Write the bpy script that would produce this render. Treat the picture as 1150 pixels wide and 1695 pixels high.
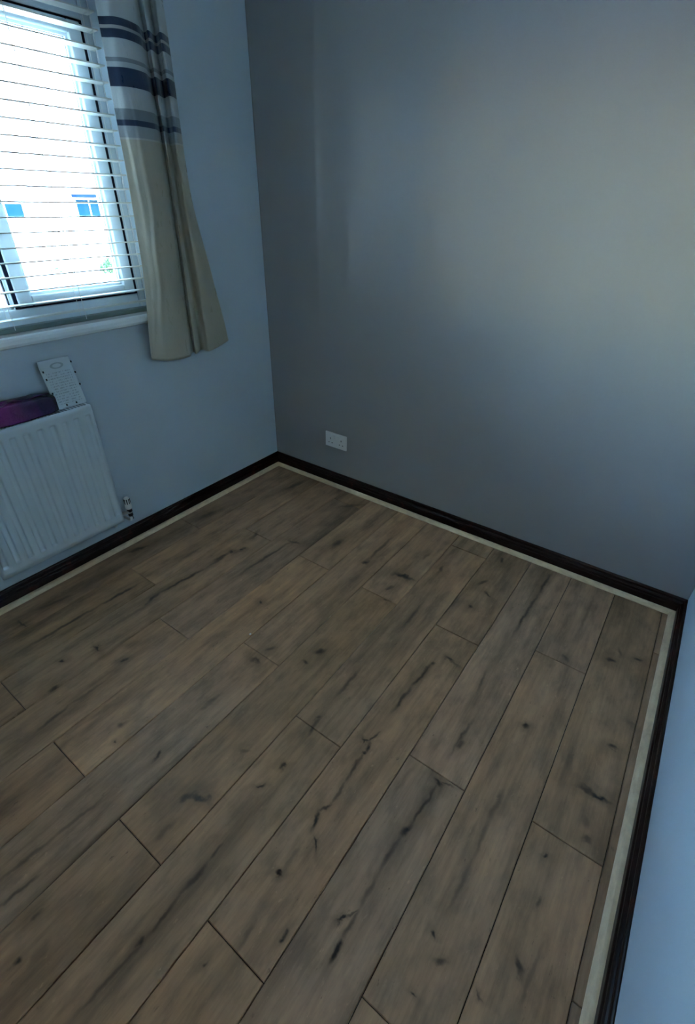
import bpy, bmesh, math, random
from mathutils import Vector, Matrix
random.seed(7)
for o in list(bpy.data.objects): bpy.data.objects.remove(o)
sc = bpy.context.scene
COL = sc.collection

# ---------------------------------------------------------------- camera, sky, sun, exposure
cam = bpy.data.objects.new('camera', bpy.data.cameras.new('camera'))
COL.objects.link(cam); sc.camera = cam
R_ = Vector((0.80983113, 0.58648917, 0.0142828)); U_ = Vector((-0.32987503, 0.4350928, 0.83778083)); F_ = Vector((-0.48513504, 0.68317254, -0.54581982))
m = Matrix((R_, U_, -F_)).transposed().to_4x4(); m.translation = Vector((1.97039, -1.98918, 1.41887))
cam.matrix_world = m
cam.data.sensor_fit = 'VERTICAL'; cam.data.sensor_height = 24.0
cam.data.lens = 24.0 * 788.218 / 1695.0
cam.data.clip_start = 0.02; cam.data.clip_end = 500

world = bpy.data.worlds.new('daylight_sky'); sc.world = world; world.use_nodes = True
wn = world.node_tree.nodes; wl = world.node_tree.links
sky = wn.new('ShaderNodeTexSky'); sky.sky_type = 'NISHITA'; sky.sun_disc = False
sky.sun_elevation = math.radians(44); sky.sun_rotation = math.radians(100)
sky.air_density = 1.6; sky.dust_density = 0.6; sky.ozone_density = 3.0
wn['Background'].inputs['Strength'].default_value = SKY_STRENGTH = 3.6
wl.new(sky.outputs[0], wn['Background'].inputs['Color'])
sun = bpy.data.objects.new('sun', bpy.data.lights.new('sun', 'SUN')); COL.objects.link(sun)
sun.data.energy = 4.5; sun.data.angle = math.radians(0.6); sun.data.color = (1.0, .97, .93)
sun.rotation_euler = Vector((-0.72, 0.12, -0.70)).to_track_quat('-Z', 'Y').to_euler()
vs = sc.view_settings
vs.view_transform = 'Standard'; vs.look = 'None'; vs.gamma = 1.0; vs.use_curve_mapping = False
vs.exposure = 1.6

FILL_LAMP_W = 2.5
SLAT_TILT = 3.0
CHIP = (.92, -1.15, .002)
KNOTS = [(0.133,-1.657,0.183,-1.648,0.012,0.8),(0.296,-1.7,0.306,-1.397,0.015,0.7),(0.306,-1.397,0.317,-1.234,0.016,0.8),(0.455,-1.29,0.438,-1.225,0.017,0.9),
(0.438,-1.225,0.467,-0.987,0.016,0.8),(0.467,-0.987,0.469,-0.833,0.017,0.7),(0.454,-1.493,0.462,-1.253,0.018,0.4),(0.497,-1.54,0.525,-1.544,0.01,1),
(0.456,-1.651,0.467,-1.639,0.012,0.9),(0.555,-1.738,0.558,-1.717,0.015,0.8),(0.582,-1.477,0.619,-1.419,0.039,0.35),(0.636,-1.521,0.644,-1.504,0.012,0.9),
(0.674,-1.843,0.662,-1.728,0.013,0.6),(0.662,-1.728,0.672,-1.611,0.011,0.5),(0.862,-1.678,0.87,-1.651,0.02,0.6),(0.903,-1.711,0.906,-1.711,0.009,0.7),
(1.027,-1.461,1.034,-1.41,0.017,0.6),(0.085,-1.123,0.107,-1.058,0.021,0.8),(0.116,-0.755,0.136,-0.629,0.039,0.6),(0.457,-0.946,0.464,-0.837,0.017,0.8),
(0.464,-0.837,0.475,-0.835,0.024,0.9),(0.495,-0.784,0.501,-0.785,0.02,0.9),(0.464,-0.837,0.507,-0.787,0.034,0.5),(0.471,-0.703,0.448,-0.629,0.019,0.6),
(0.274,-0.256,0.301,-0.081,0.03,0.7),(0.621,-0.966,0.643,-0.58,0.016,0.7),(0.63,-0.602,0.682,-0.588,0.023,0.7),(0.838,-0.507,0.836,-0.434,0.034,0.85),
(1.031,-0.503,1.026,-0.265,0.017,0.6),(1.027,-0.512,1.034,-0.501,0.025,0.8),(1.188,-0.504,1.265,-0.483,0.029,1),(1.209,-0.61,1.22,-0.577,0.017,0.7),
(1.235,-0.68,1.251,-0.677,0.014,0.8),(1.382,-0.783,1.377,-0.601,0.013,0.7),(0.821,-0.994,0.827,-0.994,0.015,1),(1.187,-1.07,1.196,-1.045,0.025,0.9),
(1.174,-1.128,1.178,-1.129,0.021,0.8),(1.027,-1.174,1.036,-1.157,0.018,0.7),(1.012,-1.228,1.042,-1.233,0.018,0.7),(1.357,-1.164,1.356,-1.04,0.014,0.7),
(1.541,-1.109,1.545,-0.989,0.014,0.9),(1.545,-0.989,1.556,-0.852,0.013,0.9),(1.586,-0.798,1.611,-0.79,0.017,0.9),(1.342,-0.373,1.336,-0.324,0.017,0.7),
(1.367,-1.334,1.36,-1.268,0.012,0.7),(1.355,-1.277,1.358,-1.261,0.013,0.8),(1.515,-1.245,1.537,-1.236,0.008,0.9),(1.537,-1.236,1.547,-1.196,0.008,0.8),
(1.55,-1.273,1.543,-1.239,0.011,0.9),(1.543,-0.124,1.539,-0.092,0.017,0.8),(1.518,-0.344,1.54,-0.288,0.016,0.7),(1.566,-0.367,1.591,-0.386,0.013,0.8),
(1.747,-0.534,1.754,-0.226,0.012,0.8),(1.754,-0.226,1.761,-0.064,0.013,0.8),(1.546,-0.493,1.55,-0.485,0.019,0.9),(1.591,-0.794,1.648,-0.807,0.014,0.6),
(1.557,-0.858,1.561,-0.848,0.017,0.7),(1.738,-0.864,1.735,-0.769,0.01,0.6),(1.941,-0.534,1.952,-0.533,0.022,0.7),(2.082,-0.437,2.09,-0.435,0.026,1),
(2.16,-0.375,2.176,-0.371,0.016,0.9),(2.1,-0.363,2.109,-0.392,0.016,0.5),(1.914,-0.896,1.921,-0.891,0.015,1),(1.762,-1.121,1.772,-0.974,0.011,0.7),
(1.208,-1.696,1.225,-1.667,0.018,0.9),(1.218,-1.67,1.272,-1.657,0.015,1),(1.048,-1.671,1.042,-1.654,0.013,0.8),(1.003,-2.085,1.015,-1.962,0.011,0.6),
(1.015,-1.962,1.027,-1.821,0.01,0.5),(1.058,-2.108,1.07,-2.025,0.01,0.7),(1.236,-1.805,1.238,-1.753,0.018,0.45),(1.379,-2.107,1.39,-1.937,0.01,0.6),
(1.39,-1.937,1.387,-1.839,0.011,0.6),(1.387,-1.839,1.384,-1.76,0.013,0.7),(1.385,-1.754,1.383,-1.697,0.008,0.6),(1.382,-1.955,1.386,-1.945,0.011,0.9),
(1.194,-2.142,1.196,-2.126,0.012,0.9),(1.226,-2.107,1.218,-2.085,0.021,0.4),(1.145,-2.068,1.147,-2.055,0.01,0.6),(1.534,-1.894,1.536,-1.882,0.006,0.8),
(1.592,-1.569,1.57,-1.555,0.008,1),(1.554,-1.541,1.538,-1.495,0.01,0.9),(1.538,-1.495,1.556,-1.46,0.01,0.8),(1.556,-1.46,1.553,-1.384,0.009,0.6),
(1.553,-1.384,1.544,-1.287,0.011,0.8),(1.544,-1.287,1.546,-1.276,0.015,0.9),(1.543,-1.673,1.555,-1.662,0.008,1),(1.555,-1.662,1.552,-1.581,0.009,0.35),
(1.642,-1.758,1.643,-1.743,0.008,1),(1.353,-1.546,1.365,-1.533,0.009,0.9),(1.368,-1.46,1.379,-1.45,0.009,0.8),(1.238,-1.498,1.251,-1.491,0.017,0.5),
(1.756,-1.72,1.753,-1.677,0.01,0.9),(1.753,-1.677,1.753,-1.61,0.012,0.6),(1.753,-1.61,1.75,-1.511,0.013,0.6),(1.75,-1.511,1.754,-1.423,0.012,0.7),
(1.754,-1.423,1.762,-1.372,0.015,1),(1.762,-1.372,1.77,-1.237,0.009,0.9),(1.724,-1.648,1.735,-1.641,0.007,1),(1.735,-1.641,1.754,-1.612,0.006,0.6),
(1.761,-1.227,1.778,-1.231,0.015,1),(1.774,-1.222,1.81,-1.216,0.007,0.6),(1.575,-1.82,1.571,-1.776,0.013,0.5),(1.946,-1.583,1.961,-1.565,0.017,0.7),
(1.915,-1.541,1.923,-1.538,0.009,0.9),(1.927,-1.653,1.934,-1.652,0.007,0.8),(2.106,-0.99,2.149,-0.979,0.018,0.7),(2.133,-0.983,2.184,-0.983,0.017,1),
(2.157,-0.811,2.17,-0.806,0.018,0.8),(1.927,-1.492,1.932,-1.35,0.01,0.4),(1.932,-1.35,1.93,-1.234,0.011,0.45),(1.93,-1.234,1.933,-1.139,0.015,0.5),
(1.926,-1.168,1.929,-1.149,0.013,0.5),(2.092,-1.475,2.109,-1.49,0.016,0.8),(2.153,-1.131,2.167,-1.126,0.013,0.6),(2.141,-1.066,2.155,-1.093,0.015,0.4),
(2.081,-1.237,2.087,-1.231,0.006,0.9),(2.096,-1.35,2.099,-1.336,0.007,0.6),(1.769,-1.101,1.776,-1.067,0.016,0.7),(0.323,-1.013,0.328,-0.91,0.018,0.4),
(0.126,-1.579,0.157,-1.445,0.017,0.5),(0.642,-0.206,0.731,-0.099,0.025,0.5),(1.235,-0.327,1.241,-0.264,0.017,0.5),(1.317,-0.236,1.333,-0.134,0.017,0.4),
(1.62,-0.037,1.622,0.083,0.014,0.3),(1.953,-0.341,1.957,-0.098,0.013,0.3),(2.186,-0.679,2.218,-0.696,0.021,0.4),(2.027,-1.356,2.019,-1.247,0.01,0.3),
(1.68,-1.365,1.69,-1.208,0.01,0.25),(1.402,-1.609,1.404,-1.463,0.011,0.25),(1.09,-1.716,1.107,-1.553,0.013,0.3),(1.108,-1.982,1.109,-1.824,0.013,0.25),
(1.295,-2.018,1.284,-1.869,0.016,0.2),(2.12,-1.538,2.131,-1.408,0.01,0.4),(2.04,-1.573,2.054,-1.575,0.008,0.6),(1.427,-0.733,1.423,-0.567,0.013,0.3)]

# ---------------------------------------------------------------- helpers
W = 2.272; D0 = -3.05; H = 2.36
HS, HB, TS, TB = .0757, .016, .021, .022
def obj(name, bm, mat, parent=None, smooth=False, bevel=None):
    me = bpy.data.meshes.new(name)
    bmesh.ops.recalc_face_normals(bm, faces=bm.faces[:])
    bm.to_mesh(me); bm.free()
    if smooth:
        for f in me.polygons: f.use_smooth = True
    for mm in (mat if isinstance(mat, (list, tuple)) else [mat]): me.materials.append(mm)
    o = bpy.data.objects.new(name, me); COL.objects.link(o)
    if parent: o.parent = parent
    if bevel:
        b = o.modifiers.new('bevel', 'BEVEL'); b.width = bevel; b.segments = 2; b.limit_method = 'ANGLE'
    return o
def thing(name, label, cat, loc=(0, 0, 0), group=None):
    o = bpy.data.objects.new(name, None); COL.objects.link(o); o.location = loc
    o.empty_display_size = .05
    o['label'] = label; o['category'] = cat
    if group: o['group'] = group
    return o
def struct(o, label=None, cat=None):
    o['kind'] = 'structure'
    if label: o['label'] = label
    if cat: o['category'] = cat
    return o
def shell(name, label, cat):
    o = thing(name, label, cat); o['kind'] = 'structure'; return o
def box(bm, x0, x1, y0, y1, z0, z1, mi=0):
    v = [bm.verts.new((x, y, z)) for x in (x0, x1) for y in (y0, y1) for z in (z0, z1)]
    for f in ((0, 1, 3, 2), (4, 6, 7, 5), (0, 4, 5, 1), (2, 3, 7, 6), (0, 2, 6, 4), (1, 5, 7, 3)):
        bm.faces.new([v[i] for i in f]).material_index = mi
    return v
def bx(*a):
    bm = bmesh.new(); box(bm, *a); return bm
def rbox(x0, x1, y0, y1, z0, z1, r, seg=2):
    bm = bx(x0, x1, y0, y1, z0, z1)
    bmesh.ops.bevel(bm, geom=bm.edges[:], offset=r, segments=seg, affect='EDGES', profile=.5)
    return bm
def cyl(bm, p0, p1, r0, r1=None, n=16, cap=True):
    p0 = Vector(p0); p1 = Vector(p1); r1 = r0 if r1 is None else r1
    d = (p1 - p0).normalized(); a = d.orthogonal().normalized(); b = d.cross(a)
    A = [bm.verts.new(p0 + r0 * (a * math.cos(t) + b * math.sin(t))) for t in [2 * math.pi * i / n for i in range(n)]]
    B = [bm.verts.new(p1 + r1 * (a * math.cos(t) + b * math.sin(t))) for t in [2 * math.pi * i / n for i in range(n)]]
    for i in range(n): bm.faces.new((A[i], A[(i + 1) % n], B[(i + 1) % n], B[i]))
    if cap: bm.faces.new(A[::-1]); bm.faces.new(B)
def tube(bm, pts, r, n=12):
    pts = [Vector(q) for q in pts]; rings = []
    a = None
    for i, q in enumerate(pts):
        d = (pts[min(i + 1, len(pts) - 1)] - pts[max(i - 1, 0)]).normalized()
        a = (d.orthogonal() if a is None else a - d * a.dot(d)).normalized(); b = d.cross(a)
        rings.append([bm.verts.new(q + r * (a * math.cos(t) + b * math.sin(t))) for t in [2 * math.pi * k / n for k in range(n)]])
    for A, B in zip(rings, rings[1:]):
        for i in range(n): bm.faces.new((A[i], A[(i + 1) % n], B[(i + 1) % n], B[i]))
    bm.faces.new(rings[0][::-1]); bm.faces.new(rings[-1])
def sweep_profile(prof, a, b, frame):
    """prof: (d,z) list; frame(s,d)->(x,y) with s running along the wall; mitred ends: a(d), b(d) give s."""
    bm = bmesh.new()
    A = [bm.verts.new((*frame(a(d), d), z)) for d, z in prof]
    B = [bm.verts.new((*frame(b(d), d), z)) for d, z in prof]
    n = len(prof)
    for i in range(n): bm.faces.new((A[i], A[(i + 1) % n], B[(i + 1) % n], B[i]))
    bm.faces.new(A[::-1]); bm.faces.new(B)
    return bm

# ---------------------------------------------------------------- materials
def mat(name, color, rough=.5, spec=.5, metal=0, **kw):
    mt = bpy.data.materials.new(name); mt.use_nodes = True
    b = mt.node_tree.nodes['Principled BSDF']
    b.inputs['Base Color'].default_value = (*color, 1); b.inputs['Roughness'].default_value = rough
    b.inputs['Specular IOR Level'].default_value = spec; b.inputs['Metallic'].default_value = metal
    for k, v in kw.items(): b.inputs[k].default_value = v
    return mt
def N(mt, kind, **props):
    n = mt.node_tree.nodes.new('ShaderNode' + kind)
    for k, v in props.items(): setattr(n, k, v)
    return n
def L(mt, a, b): mt.node_tree.links.new(a, b)
def BSDF(mt): return mt.node_tree.nodes['Principled BSDF']
def noise(mt, vec, scale, detail=3, rough=.55, sc3=None):
    if sc3:
        mp = N(mt, 'Mapping'); mp.inputs['Scale'].default_value = sc3; L(mt, vec, mp.inputs[0]); vec = mp.outputs[0]
    n = N(mt, 'TexNoise'); n.inputs['Scale'].default_value = scale; n.inputs['Detail'].default_value = detail
    n.inputs['Roughness'].default_value = rough; L(mt, vec, n.inputs['Vector']); return n.outputs['Fac']
def ramp(mt, fac, stops, interp='LINEAR'):
    r = N(mt, 'ValToRGB'); L(mt, fac, r.inputs[0]); cr = r.color_ramp; cr.interpolation = interp
    while len(cr.elements) < len(stops): cr.elements.new(.5)
    for e, (p, c) in zip(cr.elements, stops): e.position = p; e.color = (*c, 1) if len(c) == 3 else c
    return r.outputs[0]
def mixc(mt, fac, a, b, blend='MIX'):
    n = N(mt, 'Mix', data_type='RGBA', blend_type=blend)
    for s, v in ((n.inputs[0], fac), (n.inputs[6], a), (n.inputs[7], b)):
        if hasattr(v, 'links'): L(mt, v, s)
        elif isinstance(v, (int, float)): s.default_value = v
        else: s.default_value = (*v, 1)
    return n.outputs[2]
def math_(mt, op, a, b=None, clamp=False):
    n = N(mt, 'Math', operation=op, use_clamp=clamp)
    for s, v in zip(n.inputs, (a, b)):
        if v is None: continue
        if hasattr(v, 'links'): L(mt, v, s)
        else: s.default_value = v
    return n.outputs[0]
def bump(mt, h, strength=.2, dist=.002):
    b = N(mt, 'Bump'); b.inputs['Strength'].default_value = strength; b.inputs['Distance'].default_value = dist
    L(mt, h, b.inputs['Height']); L(mt, b.outputs[0], BSDF(mt).inputs['Normal'])
def ocoord(mt): return N(mt, 'TexCoord').outputs['Object']
def paint(name, c, rough, spec, mott=.04, orange=.15):
    mt = mat(name, c, rough, spec); v = ocoord(mt)
    f = noise(mt, v, 2.3, 3)
    col = ramp(mt, f, [(.3, tuple(q * (1 - mott) for q in c)), (.7, tuple(min(1, q * (1 + mott)) for q in c))])
    L(mt, col, BSDF(mt).inputs['Base Color'])
    bump(mt, noise(mt, v, 260, 2), orange, .0008)
    return mt
M = {}
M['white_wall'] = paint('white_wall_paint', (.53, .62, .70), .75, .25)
M['grey_wall'] = paint('grey_wall_paint', (.335, .33, .335), .25, .5, .03, .03)
M['ceiling'] = paint('ceiling_paint', (.66, .68, .7), .9, .2)
M['upvc'] = mat('white_window_plastic', (.60, .69, .76), .3, .5)
M['gasket'] = mat('black_rubber_gasket', (.010, .014, .03), .9, .1)
M['gasket_grey'] = mat('grey_glazing_gasket', (.16, .22, .27), .6, .3)
M['slat'] = mat('white_blind_slat', (.70, .73, .70), .4, .4)
M['rail'] = mat('blind_rail_wood', (.17, .23, .22), .4, .4)
M['cord'] = mat('blind_cord', (.75, .77, .78), .8, .2)
M['sill'] = mat('white_gloss_sill', (.82, .88, .90), .12, .65)
M['radiator'] = mat('white_radiator_enamel', (.64, .735, .79), .28, .5)
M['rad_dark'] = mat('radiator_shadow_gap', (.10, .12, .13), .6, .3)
M['chrome'] = mat('brushed_nickel', (.5, .5, .5), .3, .5, 1.0)
M['dark_metal'] = mat('dark_valve_nut', (.03, .03, .035), .35, .5, .6)
M['valve'] = mat('white_valve_plastic', (.72, .74, .74), .35, .5)
M['socket'] = mat('white_socket_plastic', (.8, .81, .82), .3, .5)
M['hole'] = mat('dark_opening', (.02, .022, .025), .7, .2)
# dark stained skirting
mt = mat('dark_mahogany_stain', (.03, .008, .005), .34, .35); v = ocoord(mt)
f = noise(mt, v, 14, 5, .6)
L(mt, ramp(mt, f, [(.35, (.004, .0015, .001)), (.6, (.016, .004, .0025)), (.78, (.10, .020, .011))]), BSDF(mt).inputs['Base Color'])
bump(mt, noise(mt, v, 60, 3), .15, .001); M['skirt'] = mt
def beadmat(name, sc3):
    mt = mat(name, (.5, .43, .32), .5, .4); v = ocoord(mt)
    f = noise(mt, v, 6, 5, .6, sc3)
    L(mt, ramp(mt, f, [(.3, (.74, .54, .34)), (.6, (.90, .69, .44)), (.8, (.93, .76, .51))]), BSDF(mt).inputs['Base Color'])
    bump(mt, noise(mt, v, 120, 2), .15, .0006); return mt
M['bead'] = beadmat('pale_pine_bead', (4, 4, 18))
mt = N_ = mat('window_glass', (1, 1, 1), 0); nt = mt.node_tree; nt.nodes.remove(BSDF(mt))
tr = N(mt, 'BsdfTransparent'); tr.inputs[0].default_value = (.93, .97, .97, 1); gl = N(mt, 'BsdfGlossy'); gl.inputs['Roughness'].default_value = .01
mx = N(mt, 'MixShader'); fr = N(mt, 'Fresnel'); fr.inputs[0].default_value = 1.45
L(mt, fr.outputs[0], mx.inputs[0]); L(mt, tr.outputs[0], mx.inputs[1]); L(mt, gl.outputs[0], mx.inputs[2])
L(mt, mx.outputs[0], [n for n in nt.nodes if n.type == 'OUTPUT_MATERIAL'][0].inputs[0]); M['glass'] = mt

# ================================================================ ROOM SHELL
# window opening in the left wall
WY0, WY1, WZ0, WZ1 = -2.085, -.665, .972, 2.03
bm = bmesh.new(); T = .27
box(bm, -T, 0, D0 - .1, WY0, -.05, H); box(bm, -T, 0, WY1, .1, -.05, H)
box(bm, -T, 0, WY0, WY1, -.05, WZ0); box(bm, -T, 0, WY0, WY1, WZ1, H)
struct(obj('wall_left', bm, M['white_wall']), 'white painted wall with the window, radiator below it', 'wall')
# grey feature wall with plaster ridges shaped to catch vertical streaks of sheen
bm = bmesh.new(); nx, nz = 300, 50
def wallY(x, z):
    d = 0
    for c, w_, a in ((.362, .20 if x < .362 else .022, -.0095), (.56, .085 if x < .56 else .13, -.0060), (.92, .12, -.0035)):
        fz = 1 / (1 + math.exp(-(z - .96) * 14)) * (1 / (1 + math.exp((z - 2.15) * 10)))
        d += a * math.exp(-((x - c) / w_) ** 2) * fz
    return d
grid = [[bm.verts.new((W * i / nx, wallY(W * i / nx, H * j / nz), H * j / nz)) for i in range(nx + 1)] for j in range(nz + 1)]
for j in range(nz):
    for i in range(nx): bm.faces.new((grid[j][i], grid[j][i + 1], grid[j + 1][i + 1], grid[j + 1][i]))
o = obj('wall_back', bm, M['grey_wall'], smooth=True)
sd = o.modifiers.new('thickness', 'SOLIDIFY'); sd.thickness = .1; sd.offset = -1
if o.data.polygons[0].normal.y > 0: o.data.flip_normals()
struct(o, 'dark grey painted feature wall with a double socket low down', 'wall')
struct(obj('wall_right', bx(W, W + .1, D0 - .1, .1, -.05, H), M['white_wall']), 'white painted wall at the right edge, blue in the daylight', 'wall')
# wall behind the camera; its open doorway is added to admit warm fill
bm = bmesh.new(); DX0, DX1, DZ = 1.30, 2.06, 2.0
box(bm, -T, DX0, D0 - .1, D0, -.05, H); box(bm, DX1, W + .1, D0 - .1, D0, -.05, H); box(bm, DX0, DX1, D0 - .1, D0, DZ, H)
struct(obj('wall_front', bm, M['white_wall']))
struct(obj('ceiling', bx(-T, W + .1, D0 - .1, .1, H, H + .1), M['ceiling']))
# unseen landing added beyond the doorway to house the fill lamp
bm = bmesh.new()
box(bm, .9, 1.0, D0 - 1.3, D0 - .1, -.05, H); box(bm, 2.35, 2.45, D0 - 1.3, D0 - .1, -.05, H)
box(bm, .9, 2.45, D0 - 1.4, D0 - 1.3, -.05, H); box(bm, .9, 2.45, D0 - 1.4, D0 - .1, H, H + .1); box(bm, .9, 2.45, D0 - 1.4, D0 - .1, -.09, -.004)
struct(obj('wall_landing_added', bm, M['white_wall']))
lt = bpy.data.objects.new('landing_lamp', bpy.data.lights.new('landing_lamp', 'POINT')); COL.objects.link(lt)
lt.location = (1.65, D0 - .7, 2.05); lt.data.energy = FILL_LAMP_W; lt.data.color = (1, .78, .55); lt.data.shadow_soft_size = .09  # unseen lamp, added as a weak warm fill from behind

# ---------------------------------------------------------------- laminate floor, board by board
def board_material(i, x0, y0, x1, y1):
    mt = bpy.data.materials.new('oak_laminate'); mt.use_nodes = True
    b = BSDF(mt); b.inputs['Roughness'].default_value = .42; b.inputs['Specular IOR Level'].default_value = .35
    v = ocoord(mt); rnd = random.Random(i * 13 + 5)
    off = N(mt, 'VectorMath', operation='ADD'); off.inputs[1].default_value = (rnd.uniform(0, 9), rnd.uniform(0, 9), i * .7); L(mt, v, off.inputs[0]); w = off.outputs[0]
    g1 = noise(mt, w, 1.0, 5, .6, (13, 1.6, 1)); g2 = noise(mt, w, 1.0, 5, .68, (85, 7, 1)); g3 = noise(mt, w, 1.0, 4, .6, (20, 9, 1))
    g4 = noise(mt, w, 1.0, 4, .7, (75, 30, 1)); g5 = noise(mt, w, 1.0, 3, .5, (2.2, 1.3, 1))
    t = rnd.uniform(.94, 1.06); wm = rnd.uniform(-.010, .010)
    base = [(.450 + wm) * t, .265 * t, (.150 - wm) * t]
    A = tuple(q * .66 for q in base); B = tuple(base); C = tuple(q * 1.28 for q in base)
    col = ramp(mt, g1, [(.32, A), (.47, B), (.70, C)])
    col = mixc(mt, 1.0, col, ramp(mt, g2, [(.28, (.78, .78, .78)), (.55, (1, 1, 1)), (.8, (1.10, 1.10, 1.10))]), 'MULTIPLY')
    col = mixc(mt, 1.0, col, ramp(mt, g3, [(.30, (.70, .72, .74)), (.50, (1, 1, 1)), (.72, (1.16, 1.14, 1.12))]), 'MULTIPLY')
    col = mixc(mt, 1.0, col, ramp(mt, g5, [(.3, (.90, .94, .98)), (.7, (1.10, 1.05, 1.0))]), 'MULTIPLY')
    # short pale flecks and the dark open pores
    col = mixc(mt, ramp(mt, g4, [(.64, (0, 0, 0)), (.76, (.45, .45, .45))]), col, tuple(min(1, q * 1.9) for q in base))
    col = mixc(mt, ramp(mt, g4, [(.25, (.7, .7, .7)), (.35, (0, 0, 0))]), col, tuple(q * .30 for q in base))
    # knots and cracks of this board
    ks = [k for k in KNOTS if x0 <= (k[0] + k[2]) / 2 <= x1 and y0 - .02 <= (k[1] + k[3]) / 2 <= y1 + .02]
    if ks:
        wz = N(mt, 'TexNoise'); wz.inputs['Scale'].default_value = 26; wz.inputs['Detail'].default_value = 3; L(mt, w, wz.inputs['Vector'])
        sb = N(mt, 'VectorMath', operation='SUBTRACT'); L(mt, wz.outputs['Color'], sb.inputs[0]); sb.inputs[1].default_value = (.5, .5, .5)
        sm = N(mt, 'VectorMath', operation='MULTIPLY'); L(mt, sb.outputs[0], sm.inputs[0]); sm.inputs[1].default_value = (.020, .06, 0)
        wv = N(mt, 'VectorMath', operation='ADD'); L(mt, v, wv.inputs[0]); L(mt, sm.outputs[0], wv.inputs[1]); acc = None
        halo = None
        for (ax, ay, bx_, by_, wd, s) in ks:
            dx, dy = bx_ - ax, by_ - ay; ln = math.hypot(dx, dy)
            mp = N(mt, 'Mapping', vector_type='TEXTURE')
            mp.inputs['Location'].default_value = ((ax + bx_) / 2 - x0, (ay + by_) / 2 - y0, 0)
            mp.inputs['Rotation'].default_value = (0, 0, math.atan2(dy, dx))
            mp.inputs['Scale'].default_value = (ln * .55 + wd * .5, wd * .60, 1)
            L(mt, wv.outputs[0], mp.inputs[0])
            le = N(mt, 'VectorMath', operation='LENGTH'); L(mt, mp.outputs[0], le.inputs[0])
            mr = N(mt, 'MapRange', interpolation_type='SMOOTHSTEP'); L(mt, le.outputs['Value'], mr.inputs[0])
            mr.inputs[1].default_value = .15; mr.inputs[2].default_value = 1.3; mr.inputs[3].default_value = s; mr.inputs[4].default_value = 0
            acc = mr.outputs[0] if acc is None else math_(mt, 'MAXIMUM', acc, mr.outputs[0])
            mh = N(mt, 'MapRange', interpolation_type='SMOOTHSTEP'); L(mt, le.outputs['Value'], mh.inputs[0])
            mh.inputs[1].default_value = .4; mh.inputs[2].default_value = 4.2; mh.inputs[3].default_value = s * .48; mh.inputs[4].default_value = 0
            halo = mh.outputs[0] if halo is None else math_(mt, 'MAXIMUM', halo, mh.outputs[0])
        col = mixc(mt, halo, col, tuple(q * .38 for q in base))
        brk = math_(mt, 'ADD', .36, math_(mt, 'MULTIPLY', g3, 1.15))
        col = mixc(mt, math_(mt, 'MULTIPLY', acc, brk, True), col, (.026, .018, .013))
    L(mt, col, b.inputs['Base Color'])
    bump(mt, g2, .12, .0006)
    return mt
PW, BL = .1829, 1.165
SE = [2.209 + (k - 12) * PW for k in range(14)]
JO = [-.80, -1.195, -1.822, -1.308, -1.825, -1.195, -1.831, -1.31, -1.835, -1.203, -1.727, -1.167, -1.468]
floor = shell('floor', 'grey brown oak laminate floor of long staggered boards', 'floor')
fb = obj('underlay', bx(-.02, W + .02, D0 - .12, .02, -.05, -.009), mat('floor_gap', (.008, .008, .008), .8, .2), floor)
meshes = {}
def board_mesh(w_, l_):
    key = (round(w_, 4), round(l_, 4))
    if key in meshes: return meshes[key]
    g = .0011; c = .0017; bm = bmesh.new()
    lo = [bm.verts.new((x, y, -.0085)) for x, y in ((g, g), (w_ - g, g), (w_ - g, l_ - g), (g, l_ - g))]
    md = [bm.verts.new((x, y, -.0016)) for x, y in ((g, g), (w_ - g, g), (w_ - g, l_ - g), (g, l_ - g))]
    up = [bm.verts.new((x, y, 0)) for x, y in ((g + c, g + c), (w_ - g - c, g + c), (w_ - g - c, l_ - g - c), (g + c, l_ - g - c))]
    for A, B in ((lo, md), (md, up)):
        for i in range(4): bm.faces.new((A[i], A[(i + 1) % 4], B[(i + 1) % 4], B[i]))
    bm.faces.new(up); bm.faces.new(lo[::-1]); bmesh.ops.recalc_face_normals(bm, faces=bm.faces[:])
    me = bpy.data.meshes.new('floorboard'); bm.to_mesh(me); bm.free(); me.materials.append(None); meshes[key] = me; return me
bi = 0; SE[0] = .014
for s in range(-1, 13):
    x0 = SE[s] if s >= 0 else -.02; x1 = SE[s + 1] if s >= 0 else .014
    if s < 0: jo = -.4
    else: jo = JO[s]
    x1 = min(x1, W + .002)
    cuts = sorted({round(min(max(jo + k * BL, D0 - .1), .004), 4) for k in range(-3, 4)})
    for y0, y1 in zip(cuts, cuts[1:]):
        o = bpy.data.objects.new('floorboard', board_mesh(x1 - x0, y1 - y0)); COL.objects.link(o); o.parent = floor
        o.location = (x0, y0, random.uniform(-.0002, 0))
        o.material_slots[0].link = 'OBJECT'; o.material_slots[0].material = board_material(bi, x0, y0, x1, y1); bi += 1

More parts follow.
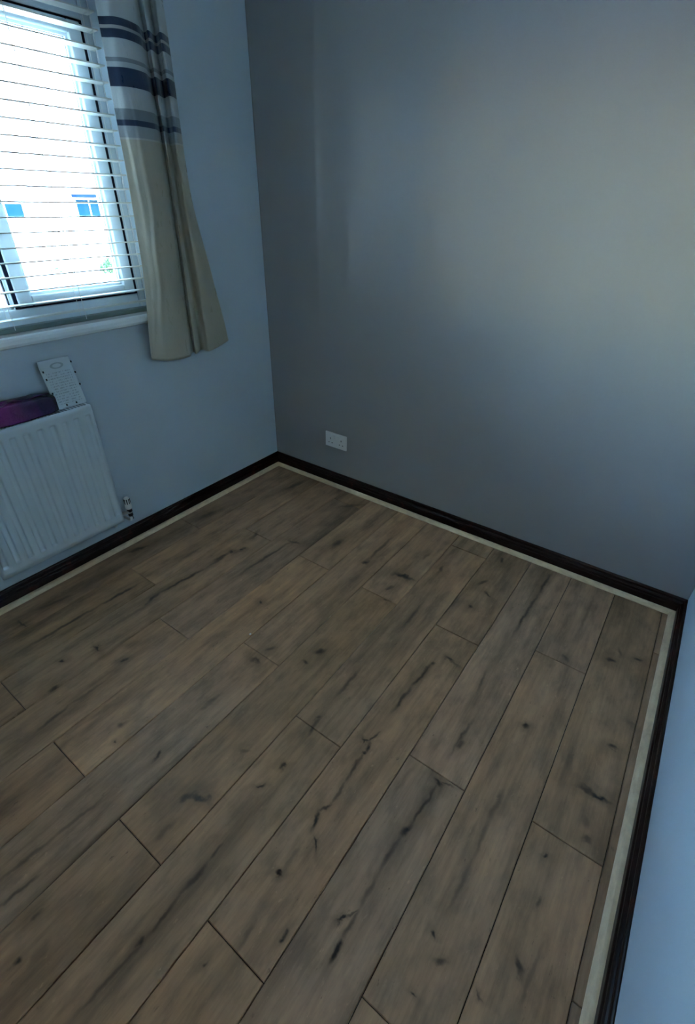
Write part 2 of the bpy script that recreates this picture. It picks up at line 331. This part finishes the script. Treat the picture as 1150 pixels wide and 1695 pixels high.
# ---------------------------------------------------------------- skirting and beading
sk = [(0, 0), (TS, 0), (TS, .040), (TS - .001, .0425), (TS - .0045, .0435), (TS - .0055, .046), (TS - .0045, .0495), (TS - .005, .053), (TS - .0085, .0575), (TS - .0125, .0600), (TS - .0135, .0625), (TS - .0125, .0655), (TS - .0125, .0690), (TS - .0150, .0735), (.0030, HS), (0, HS)]
bd = [(TS, 0), (TS, HB), (TS + .004, HB), (TS + .010, HB - .0012), (TS + .0155, HB - .0048), (TS + .0195, HB - .0095), (TS + TB, .003), (TS + TB, 0)]
for nm, prof, mtl, lb in (('baseboard', sk, 'skirt', 'dark mahogany stained skirting board '), ('trim', bd, 'bead', 'pale pine beading strip ')):
    fl = lambda s, d: (d, s); fr_ = lambda s, d: (W - d, s); fb_ = lambda s, d: (s, -d)
    names = ('baseboard_left', 'baseboard_back', 'baseboard_right') if nm == 'baseboard' else ('trim_1', 'trim_2', 'trim_3')
    for n_, fr2, a, b_, w_ in ((names[0], fl, lambda d: D0, lambda d: -d, 'under the radiator wall'), (names[1], fb_, lambda d: d, lambda d: W - d, 'along the grey wall'), (names[2], fr_, lambda d: D0, lambda d: -d, 'along the right hand wall')):
        o = obj(n_, sweep_profile(prof, a, b_, fr2), M[mtl]); struct(o, lb + w_, 'skirting' if nm == 'baseboard' else 'beading')
# a nail head in the right hand bead
bm = bmesh.new(); cyl(bm, (W - TS - .010, -1.66, HB - .004), (W - TS - .010, -1.66, HB - .0005), .0016, n=10)
obj('nail', bm, M['hole'], bpy.data.objects['trim_3'])

# ================================================================ WINDOW
win = shell('window_1', 'white plastic framed window with an opening sash behind the blind', 'window')
FX0, FX1 = -.145, -.082   # frame depth
def bars(name, lst, m_, parent, r=.004):
    out = []
    for a in lst:
        out.append(obj(name, rbox(*a, r), m_, parent))
    return out
y_a, y_b = WY0, WY1
fz0, fz1 = 1.009, WZ1
bars('frame', [(FX0, FX1, -.700, y_b, fz0, fz1), (FX0, FX1, y_a, -2.050, fz0, fz1), (FX0, FX1, -2.050, -.700, fz0, 1.074), (FX0, FX1, -2.050, -.700, 1.918, fz1)], M['upvc'], win)
bars('mullion', [(FX0, FX1 - .004, -1.197, -1.150, 1.074, 1.918), (FX0, FX1 - .004, -1.600, -1.553, 1.074, 1.918)], M['upvc'], win)
def sash(y0, y1, z0, z1, wdt, wl_, wr):
    s = obj('sash', rbox(-.135, -.074, y1 - wr, y1, z0, z1, .004), M['upvc'], win)
    for a in ((y0, y0 + wl_, z0, z1), (y0 + wl_, y1 - wr, z0, z0 + wdt), (y0 + wl_, y1 - wr, z1 - wdt, z1)):
        obj('sash_rail', rbox(-.135, -.074, *a, .004), M['upvc'], s)
    # glazing bead
    a, b, c, d = y0 + wl_, y1 - wr, z0 + wdt, z1 - wdt; t = .008
    bm = bmesh.new()
    for q in ((a, a + t, c, d), (b - t, b, c, d), (a + t, b - t, c, c + t), (a + t, b - t, d - t, d)): box(bm, -.112, -.090, *q)
    obj('glazing_bead', bm, M['upvc'], s)
    bm = bmesh.new(); e = .0012
    for q in ((a + t, a + t + e, c + t, d - t), (b - t - e, b - t, c + t, d - t), (a + t, b - t, c + t, c + t + e), (a + t, b - t, d - t - e, d - t)): box(bm, -.108, -.098, *q)
    obj('gasket', bm, M['gasket_grey'], s)
    obj('glass_pane', bx(-.106, -.102, a + .002, b - .002, c + .002, d - .002), M['glass'], s)
    # dark seal in the gap round the sash
    bm = bmesh.new(); g = .0065
    for q in ((y0 - 2 * g + .001, y0, z0 - g, z1 + g), (y1, y1 + 2 * g - .001, z0 - g, z1 + g), (y0, y1, z0 - g, z0), (y0, y1, z1, z1 + g)): box(bm, -.120, -.0805, *q)
    obj('seal', bm, M['gasket'], s)
    return s
sash(-1.182, -.7120, 1.0805, 1.9115, .034, .050, .045)
sash(-2.0380, -1.568, 1.0805, 1.9115, .034, .050, .050)
# fixed centre light
a, b, c, d = -1.553, -1.197, 1.074, 1.918
bm = bmesh.new()
for q in ((a, a + .007, c, d), (b - .007, b, c, d), (a, b, c, c + .007), (a, b, d - .007, d)): box(bm, -.112, -.092, *q)
obj('glazing_bead', bm, M['upvc'], win)
bm = bmesh.new(); e = .004
for q in ((a + .007, a + .007 + e, c + .007, d - .007), (b - .007 - e, b - .007, c + .007, d - .007), (a, b, c + .007, c + .007 + e), (a, b, d - .007 - e, d - .007)): box(bm, -.108, -.097, *q)
obj('gasket', bm, M['gasket'], win)
obj('glass_pane', bx(-.106, -.102, a, b, c, d), M['glass'], win)
# handle on the opening sash
h = obj('handle', rbox(-.074, -.064, -1.171, -1.147, 1.44, 1.50, .003), M['upvc'], win)
obj('lever', rbox(-.064, -.056, -1.169, -1.149, 1.38, 1.49, .003), M['upvc'], h)
# inner sill with a rounded nose
bm = bmesh.new()
prof = [(-.082, .970), (.018, .970), (.026, .974), (.030, .983), (.030, .996), (.026, 1.004), (.018, 1.008), (-.082, 1.008)]
def sillpart(bm, prof, y0, y1):
    A = [bm.verts.new((x, y0, z)) for x, z in prof]; B = [bm.verts.new((x, y1, z)) for x, z in prof]
    for i in range(len(prof)): bm.faces.new((A[i], A[(i + 1) % len(prof)], B[(i + 1) % len(prof)], B[i]))
    bm.faces.new(A[::-1]); bm.faces.new(B)
sillpart(bm, prof, WY0, WY1)
nose = [(.0005, .970), (.018, .970), (.026, .974), (.030, .983), (.030, .996), (.026, 1.004), (.018, 1.008), (.0005, 1.008)]
sillpart(bm, nose, WY1, WY1 + .035); sillpart(bm, nose, WY0 - .035, WY0)
obj('window_sill', bm, M['sill'], win)

# ================================================================ VENETIAN BLIND
bl = thing('venetian_blind', 'white horizontal slatted blind hanging in the window opening', 'blind', (-.03, -1.37, 1.012))
inv = Vector((-.03, -1.37, 1.012))
def child_at(o): o.matrix_parent_inverse = Matrix.Translation(-inv); return o
BY0, BY1 = -2.055, -.690
bm = bmesh.new(); n = 6; half = .022; th = .0038
prof = []
for k in range(n + 1):
    u = -1 + 2 * k / n; prof.append((u * half, .0004 * (1 - u * u)))
pr = [(x, z + th / 2) for x, z in prof] + [(x, z - th / 2) for x, z in prof[::-1]]
A = [bm.verts.new((x, BY0, z)) for x, z in pr]; B = [bm.verts.new((x, BY1, z)) for x, z in pr]
for i in range(len(pr)): bm.faces.new((A[i], A[(i + 1) % len(pr)], B[(i + 1) % len(pr)], B[i]))
bm.faces.new(A[::-1]); bm.faces.new(B)
s0 = child_at(obj('slat', bm, M['slat'], bl)); slats = [s0]
for k in range(1, 22):
    c = s0.copy(); COL.objects.link(c); slats.append(c)
for k, s in enumerate(slats):
    s.location = (-.030, 0, 1.0505 + .0440 * k); s.rotation_euler = (0, -math.radians(SLAT_TILT), 0)
child_at(obj('bottom_rail', rbox(-.050, -.014, BY0, BY1, 1.0105, 1.0275, .004), M['rail'], bl))
child_at(obj('headrail', rbox(-.060, -.002, BY0, BY1, 1.988, 2.028, .003), M['slat'], bl))
for y in (-.709, -.985, -1.247, -1.51, -1.77, -2.03):
    bm = bmesh.new()
    for x in (-.0100, -.0500): box(bm, x - .0006, x + .0006, y - .0011, y + .0011, 1.02, 1.99)
    for k in range(22): box(bm, -.0500, -.0100, y - .0008, y + .0008, 1.0470 + .0440 * k, 1.0478 + .0440 * k)
    child_at(obj('ladder_cord', bm, M['cord'], bl))

# ================================================================ CURTAIN
mt = mat('striped_satin_curtain', (.4, .4, .4), .42, .4); v = ocoord(mt)
sep = N(mt, 'SeparateXYZ'); L(mt, v, sep.inputs[0])
zf = N(mt, 'MapRange'); L(mt, sep.outputs['Z'], zf.inputs[0]); zf.inputs[1].default_value = 1.5; zf.inputs[2].default_value = 2.2
navy = (.010, .030, .075); silver = (.46, .50, .52); mid = (.20, .23, .26); beige = (.45, .415, .33); pale = (.33, .35, .37)
def pz(z): return (z - 1.5) / .7
st = [(0, beige), (pz(1.592), (.50, .50, .47)), (pz(1.597), pale), (pz(1.630), navy), (pz(1.646), mid), (pz(1.676), silver), (pz(1.733), navy), (pz(1.784), silver), (pz(1.797), mid), (pz(1.808), silver), (pz(1.853), navy), (pz(1.876), (.38, .36, .36)), (pz(1.884), navy), (pz(1.903), silver), (pz(1.99), mid), (pz(2.01), navy), (pz(2.06), silver)]
L(mt, ramp(mt, zf.outputs[0], st, 'CONSTANT'), BSDF(mt).inputs['Base Color'])
L(mt, ramp(mt, noise(mt, v, 30, 4, .6, (1, 1, .5)), [(.3, (.24, .24, .24)), (.7, (.46, .46, .46))]), BSDF(mt).inputs['Roughness'])
BSDF(mt).inputs['Sheen Weight'].default_value = .25
h1 = noise(mt, v, 22, 4, .6, (1, 1.6, .7)); bump(mt, h1, .35, .006)
M['curtain'] = mt
# key cross-sections: rows of (u, y, x)
def key(Lf, E, P2, V2, P3, Rt):
    w, g, h, k, r = E - Lf, P2 - E, V2 - P2, P3 - V2, Rt - P3
    pts = [(Lf, .064), (Lf + .14 * w, .078), (Lf + .33 * w, .098), (Lf + .55 * w, .108), (Lf + .8 * w, .104), (E, .086), (E + .30 * g, .052), (E + .55 * g, .034), (P2 - .18 * g, .048), (P2, .068),
           (P2 + .35 * h, .062), (P2 + .7 * h, .040), (V2, .032), (V2 + .3 * k, .042), (P3 - .35 * k, .072), (P3, .088), (P3 + .45 * r, .080), (Rt, .050)]
    return [(0, -1.99 + (y + 1.99) * (1.97 - x) / 1.89, x) for y, x in pts]
KEY = {2.14: key(-.738, -.596, -.560, -.533, -.506, -.478), 1.80: key(-.741, -.594, -.558, -.531, -.505, -.475), 1.43: key(-.748, -.586, -.557, -.538, -.505, -.471),
       1.13: key(-.762, -.592, -.562, -.538, -.490, -.415), .80: key(-.803, -.602, -.568, -.535, -.485, -.362)}
zs = sorted(KEY)
def cat(p0, p1, p2, p3, t): return .5 * ((2 * p1) + (-p0 + p2) * t + (2 * p0 - 5 * p1 + 4 * p2 - p3) * t * t + (-p0 + 3 * p1 - 3 * p2 + p3) * t ** 3)
def prof_at(z):
    for i in range(len(zs) - 1):
        if z <= zs[i + 1] or i == len(zs) - 2: break
    t = (z - zs[i]) / (zs[i + 1] - zs[i]); t = max(0, min(1, t)); out = []
    k0, k1, k2, k3 = (KEY[zs[max(i - 1, 0)]], KEY[zs[i]], KEY[zs[i + 1]], KEY[zs[min(i + 2, len(zs) - 1)]])
    for j in range(len(k1)): out.append(tuple(cat(k0[j][q], k1[j][q], k2[j][q], k3[j][q], t) for q in range(3)))
    return out
def cpoint(pr, s):
    n = len(pr) - 1; f = s * n; i = min(int(f), n - 1); t = f - i
    P = [pr[max(i - 1, 0)], pr[i], pr[i + 1], pr[min(i + 2, n)]]
    return cat(P[0][1], P[1][1], P[2][1], P[3][1], t), cat(P[0][2], P[1][2], P[2][2], P[3][2], t)
bm = bmesh.new(); NR, NC = 110, 150; rows = []
for r in range(NR + 1):
    q = r / NR; row = []
    for c in range(NC + 1):
        s = c / NC
        hem = .812 + .022 * max(0, 1 - s * 3.3) + .018 * max(0, (s - .8) / .2) ** 2
        z = hem + (2.14 - hem) * q
        y, x = cpoint(prof_at(z), s)
        # crumpled vertical creases of the front fold
        w1 = .135 + .022 * math.sin(z * 5.1) + .007 * math.sin(z * 23 + 1); w2 = .06 + .03 * math.sin(z * 4.3 + 2)
        fade = 1 / (1 + math.exp((z - 1.62) * 18)) * (1 / (1 + math.exp(-(z - .93) * 40)))
        x += .0090 * fade * (math.exp(-((s - w1) / (.006 if s < w1 else .030)) ** 2) + .8 * math.exp(-((s - w2) / (.005 if s < w2 else .022)) ** 2) * (.5 + .5 * math.sin(z * 9)))
        x += .0022 * math.sin(z * 14 + s * 21) * math.sin(s * 9 + z * 5) * (1 if s < .5 else .4)
        row.append(bm.verts.new((x - .09, y + .6, z - 1.5)))
    rows.append(row)
for A, B in zip(rows, rows[1:]):
    for i in range(NC): bm.faces.new((A[i], A[i + 1], B[i + 1], B[i]))
ct = thing('curtain', 'beige satin curtain with navy and silver bands beside the window', 'curtain', (.09, -.6, .0))
o = obj('fabric', bm, M['curtain'], ct, smooth=True); o.location = (0, 0, 1.5)
# the stripes are woven in by height: give the object coordinates the room's height
for n_ in mt.node_tree.nodes:
    if n_.type == 'SEPXYZ':
        ad = N(mt, 'VectorMath', operation='ADD'); ad.inputs[1].default_value = (0, 0, 1.5); L(mt, v, ad.inputs[0]); L(mt, ad.outputs[0], n_.inputs[0])
sd = o.modifiers.new('thickness', 'SOLIDIFY'); sd.thickness = .0016; sd.offset = 0
# unseen second curtain, added to hold window light off the near floor
c2 = ct.copy(); COL.objects.link(c2); c2.location = (.09, -1.82, 0); c2['label'] = 'unseen second curtain added to block light at the left end of the window'
f2 = o.copy(); COL.objects.link(f2); f2.parent = c2; f2.scale = (1, -1.35, 1)
bm = bmesh.new(); pole = thing('curtain_pole', 'slim white pole above the window carrying the curtain', 'pole', (.09, -1.37, 2.17))
bm = bmesh.new(); cyl(bm, (0, -.98, 0), (0, .98, 0), .0125, n=20); obj('rod', bm, M['slat'], pole)
for y in (-.99, .99):
    bm = bmesh.new(); bmesh.ops.create_uvsphere(bm, u_segments=16, v_segments=10, radius=.024, matrix=Matrix.Translation((0, y, 0))); obj('finial', bm, M['slat'], pole, smooth=True)
for y in (-.93, .95):
    bm = bmesh.new(); cyl(bm, (-.09, y, 0), (0, y, 0), .007, n=12); cyl(bm, (-.0895, y, 0), (-.084, y, 0), .026, n=20); obj('bracket', bm, M['slat'], pole)
for k in range(6):
    bm = bmesh.new(); y = -.73 + .048 * k + 1.37
    tube(bm, [(.017 * math.cos(t), y, .017 * math.sin(t) - .003) for t in [2 * math.pi * i / 20 for i in range(21)]], .0022, 8)
    obj('ring', bm, M['slat'], pole)

# ================================================================ RADIATOR
RY0, RY1, RZ0, RZ1, RX = -1.626, -1.116, .180, .733, .100
rad = thing('radiator', 'white fluted panel radiator on the wall below the window', 'radiator', (.07, -1.371, RZ0))
RO = Vector((.07, -1.371, RZ0))
def rc(o): o.matrix_parent_inverse = Matrix.Translation(-RO); return o
chan = [-1.140 - .0463 * k for k in range(11)]
def sm(t): t = max(0, min(1, t)); return t * t * (3 - 2 * t)
def radx(y, z):
    d = min(abs(y - c) for c in chan)
    my = 1 - sm((d - .0070) / .0050)
    mz = sm((z - .218) / .010) * (1 - sm((z - .692) / .008))
    return RX - .0095 * my * mz
ys = sorted(set([RY0, RY1] + [round(c + o_, 4) for c in chan for o_ in (-.0145, -.012, -.0095, -.0075, 0, .0075, .0095, .012, .0145)]))
ys = [y for y in ys if RY0 <= y <= RY1]
zz = [RZ0, .20, .214, .218, .2195, .221, .2225, .224, .2255, .227, .228, .35, .5, .6, .690, .692, .694, .696, .698, .700, .703, .718, RZ1]
bm = bmesh.new(); G = [[bm.verts.new((radx(y, z), y, z)) for y in ys] for z in zz]
for A, B in zip(G, G[1:]):
    for i in range(len(ys) - 1): bm.faces.new((A[i], A[i + 1], B[i + 1], B[i]))
# rolled edges back to the seam
def skirtloop(line, dx, dy, dz):
    nl = [bm.verts.new((v_.co.x + dx, v_.co.y + dy, v_.co.z + dz)) for v_ in line]
    for i in range(len(line) - 1): bm.faces.new((line[i], nl[i], nl[i + 1], line[i + 1]))
skirtloop(G[0], -.010, 0, -.003); skirtloop(G[-1], -.010, 0, .002)
skirtloop([r[0] for r in G], -.010, -.002, 0); skirtloop([r[-1] for r in G], -.010, .002, 0)
rc(obj('front_panel', bm, M['radiator'], rad, smooth=True))
rc(obj('back_panel', rbox(.034, .042, RY0 + .004, RY1 - .004, RZ0 + .005, RZ1 - .006, .002), M['radiator'], rad))
# convector fins between the panels
bm = bmesh.new()
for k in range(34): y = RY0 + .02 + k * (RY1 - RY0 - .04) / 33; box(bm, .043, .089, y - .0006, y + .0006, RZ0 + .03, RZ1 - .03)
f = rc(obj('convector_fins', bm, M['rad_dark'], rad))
for y0, y1 in ((RY0 - .002, RY0 + .001), (RY1 - .001, RY1 + .002)):
    rc(obj('side_panel', rbox(.032, .0895, y0, y1, RZ0 + .012, RZ1 - .002, .001), M['radiator'], rad))
g = bmesh.new()
for xx in (.032, .0860): box(g, xx, xx + .0035, RY0, RY1, RZ1 - .006, RZ1)
for k in range(40):
    y = RY0 + .004 + k * (RY1 - RY0 - .012) / 39; box(g, .0355, .086, y, y + .0045, RZ1 - .005, RZ1 - .0005)
rc(obj('top_grille', g, M['radiator'], rad))
for y in (-1.50, -1.24): rc(obj('bracket', bx(.0005, .034, y - .015, y + .015, .30, .66), M['radiator'], rad))
# valve at the right hand end
vx, vy = .062, -1.062
bm = bmesh.new(); cyl(bm, (vx, vy, .168), (vx, vy, .183), .0115, n=6); cyl(bm, (vx, vy, .190), (vx, vy, .206), .0125, n=6)
valve = rc(obj('valve', bm, M['dark_metal'], rad)); valve['label'] = 'valve with white ribbed cap and dark nuts'
bm = bmesh.new(); cyl(bm, (vx, vy, .183), (vx, vy, .190), .010, n=16); cyl(bm, (vx, vy + .001, .187), (vx, RY1 - .002, .200), .008, n=14)
rc(obj('valve_body', bm, M['chrome'], rad))
bm = bmesh.new(); pts = [(.206, .0125), (.212, .0150), (.226, .0150), (.232, .0130), (.262, .0115), (.266, .0085)]
for (za, ra), (zb, rb) in zip(pts, pts[1:]): cyl(bm, (vx, vy, za), (vx, vy, zb), ra, rb, n=20)
cap = rc(obj('valve_cap', bm, M['valve'], rad))
bm = bmesh.new()
for k in range(8):
    t = 2 * math.pi * k / 8 + .2; cx, cy = vx + .0122 * math.cos(t), vy + .0122 * math.sin(t)
    box(bm, cx - .0016, cx + .0016, cy - .0016, cy + .0016, .234, .259)
o = obj('grip_slot', bm, M['hole'], rad); rc(o)
bm = bmesh.new(); tube(bm, [(vx, vy, .170), (vx, vy, .152), (vx - .006, vy, .140), (vx - .018, vy, .134), (.0, vy, .134)], .0065)
rc(obj('pipe', bm, M['valve'], rad))
bm = bmesh.new(); cyl(bm, (vx, vy, .168), (vx - .006, vy + .006, .146), .0075, n=12)
rc(obj('compression_nut', bm, M['dark_metal'], rad))
bm = bmesh.new(); tube(bm, [(.050, RY1 - .02, .185), (.048, RY1 - .018, .150), (.036, RY1 - .016, .132), (.0, RY1 - .016, .126)], .0075)
rc(obj('pipe', bm, M['valve'], rad))

# ================================================================ LEANING CARD
mt = mat('printed_white_card', (.54, .62, .67), .5, .4); v = ocoord(mt)
sp = N(mt, 'SeparateXYZ'); L(mt, v, sp.inputs[0])
row = math_(mt, 'FRACT', math_(mt, 'MULTIPLY', sp.outputs['Z'], 105)); inrow = math_(mt, 'GREATER_THAN', row, .55)
wd = noise(mt, v, 1, 2, .5, (1, 190, 60)); inw = math_(mt, 'GREATER_THAN', wd, .50)
za = math_(mt, 'MULTIPLY', math_(mt, 'GREATER_THAN', sp.outputs['Z'], .016), math_(mt, 'LESS_THAN', sp.outputs['Z'], .135))
ya = math_(mt, 'LESS_THAN', math_(mt, 'ABSOLUTE', sp.outputs['Y']), .045)
txt = math_(mt, 'MULTIPLY', math_(mt, 'MULTIPLY', inrow, inw), math_(mt, 'MULTIPLY', za, ya))
# oval emblem near the top
mp = N(mt, 'Mapping', vector_type='TEXTURE'); mp.inputs['Location'].default_value = (0, .004, .155); mp.inputs['Scale'].default_value = (9, .023, .010); L(mt, v, mp.inputs[0])
le = N(mt, 'VectorMath', operation='LENGTH'); L(mt, mp.outputs[0], le.inputs[0])
ring = math_(mt, 'LESS_THAN', math_(mt, 'ABSOLUTE', math_(mt, 'SUBTRACT', le.outputs['Value'], .9)), .2)
L(mt, mixc(mt, math_(mt, 'MULTIPLY', math_(mt, 'MAXIMUM', txt, ring), .55), (.54, .62, .67), (.16, .22, .26)), BSDF(mt).inputs['Base Color'])
card = thing('card_panel', 'printed white card leaning on the wall on top of the radiator', 'card', (.060, -1.167, RZ1 + .0008))
CR = Matrix.Rotation(-math.atan2(.043, .175), 4, 'Y')
LEN = .180
pn = obj('card', rbox(-.006, 0, -.0585, .0585, 0, LEN, .0012), mt, card); card.rotation_euler = CR.to_euler()
k = 0
for y, z in ((.0605, .158), (.0605, .118), (.0600, .072), (-.0510, .142), (-.0505, .114), (-.0505, .062), (.020, .010), (-.018, .010)):
    obj('punched_tab', rbox(-.0045, .0010, y - .0028, y + .0028, z - .0036, z + .0036, .0008), M['hole'], card)

# ================================================================ PURPLE PACKAGE
mt = mat('glossy_purple_plastic', (.2, .03, .16), .25, .6); v = ocoord(mt)
f = noise(mt, v, 3, 2, .5, (1, 3, 2)); sp = N(mt, 'SeparateXYZ'); L(mt, v, sp.inputs[0])
g = math_(mt, 'ADD', math_(mt, 'MULTIPLY', sp.outputs['Y'], 3.6), math_(mt, 'MULTIPLY', f, .9))
L(mt, ramp(mt, g, [(.05, (.30, .015, .20)), (.50, (.20, .015, .16)), (.95, (.05, .014, .09)), (1.0, (.03, .012, .06))]), BSDF(mt).inputs['Base Color'])
bump(mt, noise(mt, v, 38, 4, .6), .8, .012)
pk = thing('plastic_package', 'crinkled purple and navy plastic package lying on the radiator', 'package', (.045, -1.42, RZ1 + .0008))
bm = bmesh.new(); bmesh.ops.create_cube(bm, size=1); bmesh.ops.subdivide_edges(bm, edges=bm.edges[:], cuts=14, use_grid_fill=True)
for v_ in bm.verts:
    x, y, z = v_.co * 2
    r = (abs(x) ** 8 + abs(z) ** 8) ** .125; mx_ = max(abs(x), abs(z)) or 1; s_ = mx_ / r if r > 0 else 1
    xx, zz_ = x * s_, z * s_
    e = 1 - .07 * abs(y) ** 10
    w_ = .0016 * math.sin(y * 13 + z * 5) + .0014 * math.sin(y * 29 + x * 7)
    hgt = .034 + .003 * math.sin(y * 4)
    v_.co = (xx * .038 * e, y * .193, max(0, zz_ * hgt * e + .034 + (w_ if zz_ > 0 else 0)))
obj('wrapper', bm, mt, pk, smooth=True)
bm = bmesh.new(); A = []; B = []
for i in range(25):
    y = -.18 + .36 * i / 24; z = .058 + .0035 * math.sin(i * .9)
    A.append(bm.verts.new((.010 + .002 * math.sin(i * 1.7), y, z + .008))); B.append(bm.verts.new((.022, y, z + .016 + .003 * math.sin(i * 1.3))))
for i in range(24): bm.faces.new((A[i], A[i + 1], B[i + 1], B[i]))
o = obj('sealed_seam', bm, mat('shiny_film', (.24, .10, .26), .18, .7), pk, smooth=True); s_ = o.modifiers.new('t', 'SOLIDIFY'); s_.thickness = .0008

# ================================================================ DOUBLE SOCKET
so = thing('double_socket', 'white double wall socket low on the grey wall', 'socket', (.474, 0, .281))
obj('face_plate', rbox(-.0735, .0735, -.0090, -.0008, -.044, .044, .0028, 3), M['socket'], so)
for s in (-1, 1):
    x = s * .037
    obj('switch', rbox(s * .0135 - .0065, s * .0135 + .0065, -.0125, -.0085, .008, .030, .0012), M['socket'], so)
    obj('pin_hole', rbox(x - .0022, x + .0022, -.0094, -.0060, .003, .013, .0004), M['hole'], so)
    for t in (-1, 1): obj('pin_hole', rbox(x + t * .011 - .0036, x + t * .011 + .0036, -.0094, -.0060, -.0195, -.0150, .0004), M['hole'], so)
    bm = bmesh.new(); cyl(bm, (s * .0603, -.0098, 0), (s * .0603, -.0080, 0), .0032, n=14); obj('screw', bm, M['socket'], so)
# a crumb of white dust on the floor
bm = bmesh.new(); bmesh.ops.create_icosphere(bm, subdivisions=2, radius=.0035, matrix=Matrix.Diagonal((1, 1.3, .6, 1)))
o = obj('paint_chip', bm, mat('white_chip', (.8, .78, .72), .6), None); o.location = CHIP; o['label'] = 'tiny white chip lying on the floorboards in mid room'; o['category'] = 'debris'

# ================================================================ OUTSIDE
mt = mat('pale_driveway', (.62, .60, .56), .9, .2); v = ocoord(mt)
L(mt, ramp(mt, noise(mt, v, .6, 5, .7), [(.3, (.55, .53, .50)), (.7, (.66, .64, .60))]), BSDF(mt).inputs['Base Color'])
g_ = obj('ground', bx(-90, -.4, -60, 90, -2.9, -2.7), mt); g_['kind'] = 'structure'
HX = -40.0
house = thing('house', 'white rendered gabled house across the street seen through the blind', 'house', (HX, 19, -2.7))
wallm = mat('white_render', (.82, .80, .78), .9, .2); bm = bmesh.new()
pr = [(-13, 0), (13, 0), (13, 6.5), (0, 13), (-13, 6.5)]
A = [bm.verts.new((0, y, z)) for y, z in pr]; B = [bm.verts.new((-9, y, z)) for y, z in pr]
for i in range(5): bm.faces.new((A[i], A[(i + 1) % 5], B[(i + 1) % 5], B[i]))
bm.faces.new(A); bm.faces.new(B[::-1]); obj('wall', bm, wallm, house)
for s in (-1, 1):
    bm = bmesh.new(); q = [(0, 13.1), (s * 13.6, 6.3), (s * 13.6, 6.1), (0, 12.9)]
    A = [bm.verts.new((.3, y, z + .12)) for y, z in q]; B = [bm.verts.new((-9.3, y, z + .12)) for y, z in q]
    for i in range(4): bm.faces.new((A[i], A[(i + 1) % 4], B[(i + 1) % 4], B[i]))
    bm.faces.new(A); bm.faces.new(B[::-1]); obj('roof', bm, mat('roof_tiles', (.35, .30, .28), .8), house)
blue = mat('dark_window_glass', (.003, .014, .030), .5, .0); fasc = mat('blue_grey_fascia', (.003, .010, .028), .6, .0)
def hwin(y0, y1, z0, z1, n):
    y0 -= 19; y1 -= 19; z0 += 2.7; z1 += 2.7; t = .09
    f = obj('window', bx(.0, .10, y0, y1, z0, z1), M['upvc'], house)
    w_ = (y1 - y0 - t) / n
    for i in range(n): obj('pane', bx(.08, .11, y0 + t + i * w_, y0 + i * w_ + w_, z0 + t, z1 - t), blue, f)
hwin(13.2, 16.9, .05, 1.06, 3); hwin(20.7, 22.9, .0, 1.35, 2)
obj('canopy', bx(0, .7, 20.6 - 19, 23.2 - 19, 1.40 + 2.7, 1.62 + 2.7), fasc, house)
leaf = mat('shrub_leaves', (.010, .034, .014), .6, .1)
def shrub(x, y, r, lab, nleaf):
    t = thing('shrub', lab, 'shrub', (x, y, -2.7)); rnd = random.Random(int(y * 10)); bm = bmesh.new()
    for i in range(nleaf):
        a = rnd.uniform(0, 6.28); e = math.acos(rnd.uniform(-.2, 1)); rr = r * rnd.uniform(.6, 1)
        c = Vector((math.cos(a) * math.sin(e), math.sin(a) * math.sin(e), math.cos(e) + .3)) * rr
        u_ = Vector((rnd.gauss(0, 1), rnd.gauss(0, 1), rnd.gauss(0, 1))).normalized(); w_ = u_.orthogonal().normalized()
        vs_ = [bm.verts.new(c + q) for q in (u_ * .12 * r, w_ * .05 * r, -u_ * .12 * r, -w_ * .05 * r)]
        bm.faces.new(vs_)
    o = obj('foliage', bm, leaf, t); o['kind'] = 'stuff'
    bm = bmesh.new()
    for k in range(5):
        a = k * 1.3; cyl(bm, (0, 0, 0), (.5 * r * math.cos(a), .5 * r * math.sin(a), .9 * r), .04 * r, .015 * r, n=6)
    obj('stem', bm, mat('bark', (.08, .06, .04), .9), t)
shrub(-30.5, 17.0, .75, 'round green shrub on the pale ground outside, right of the low one', 700)
shrub(-32.5, 14.4, .40, 'low small green shrub on the pale ground outside', 350)
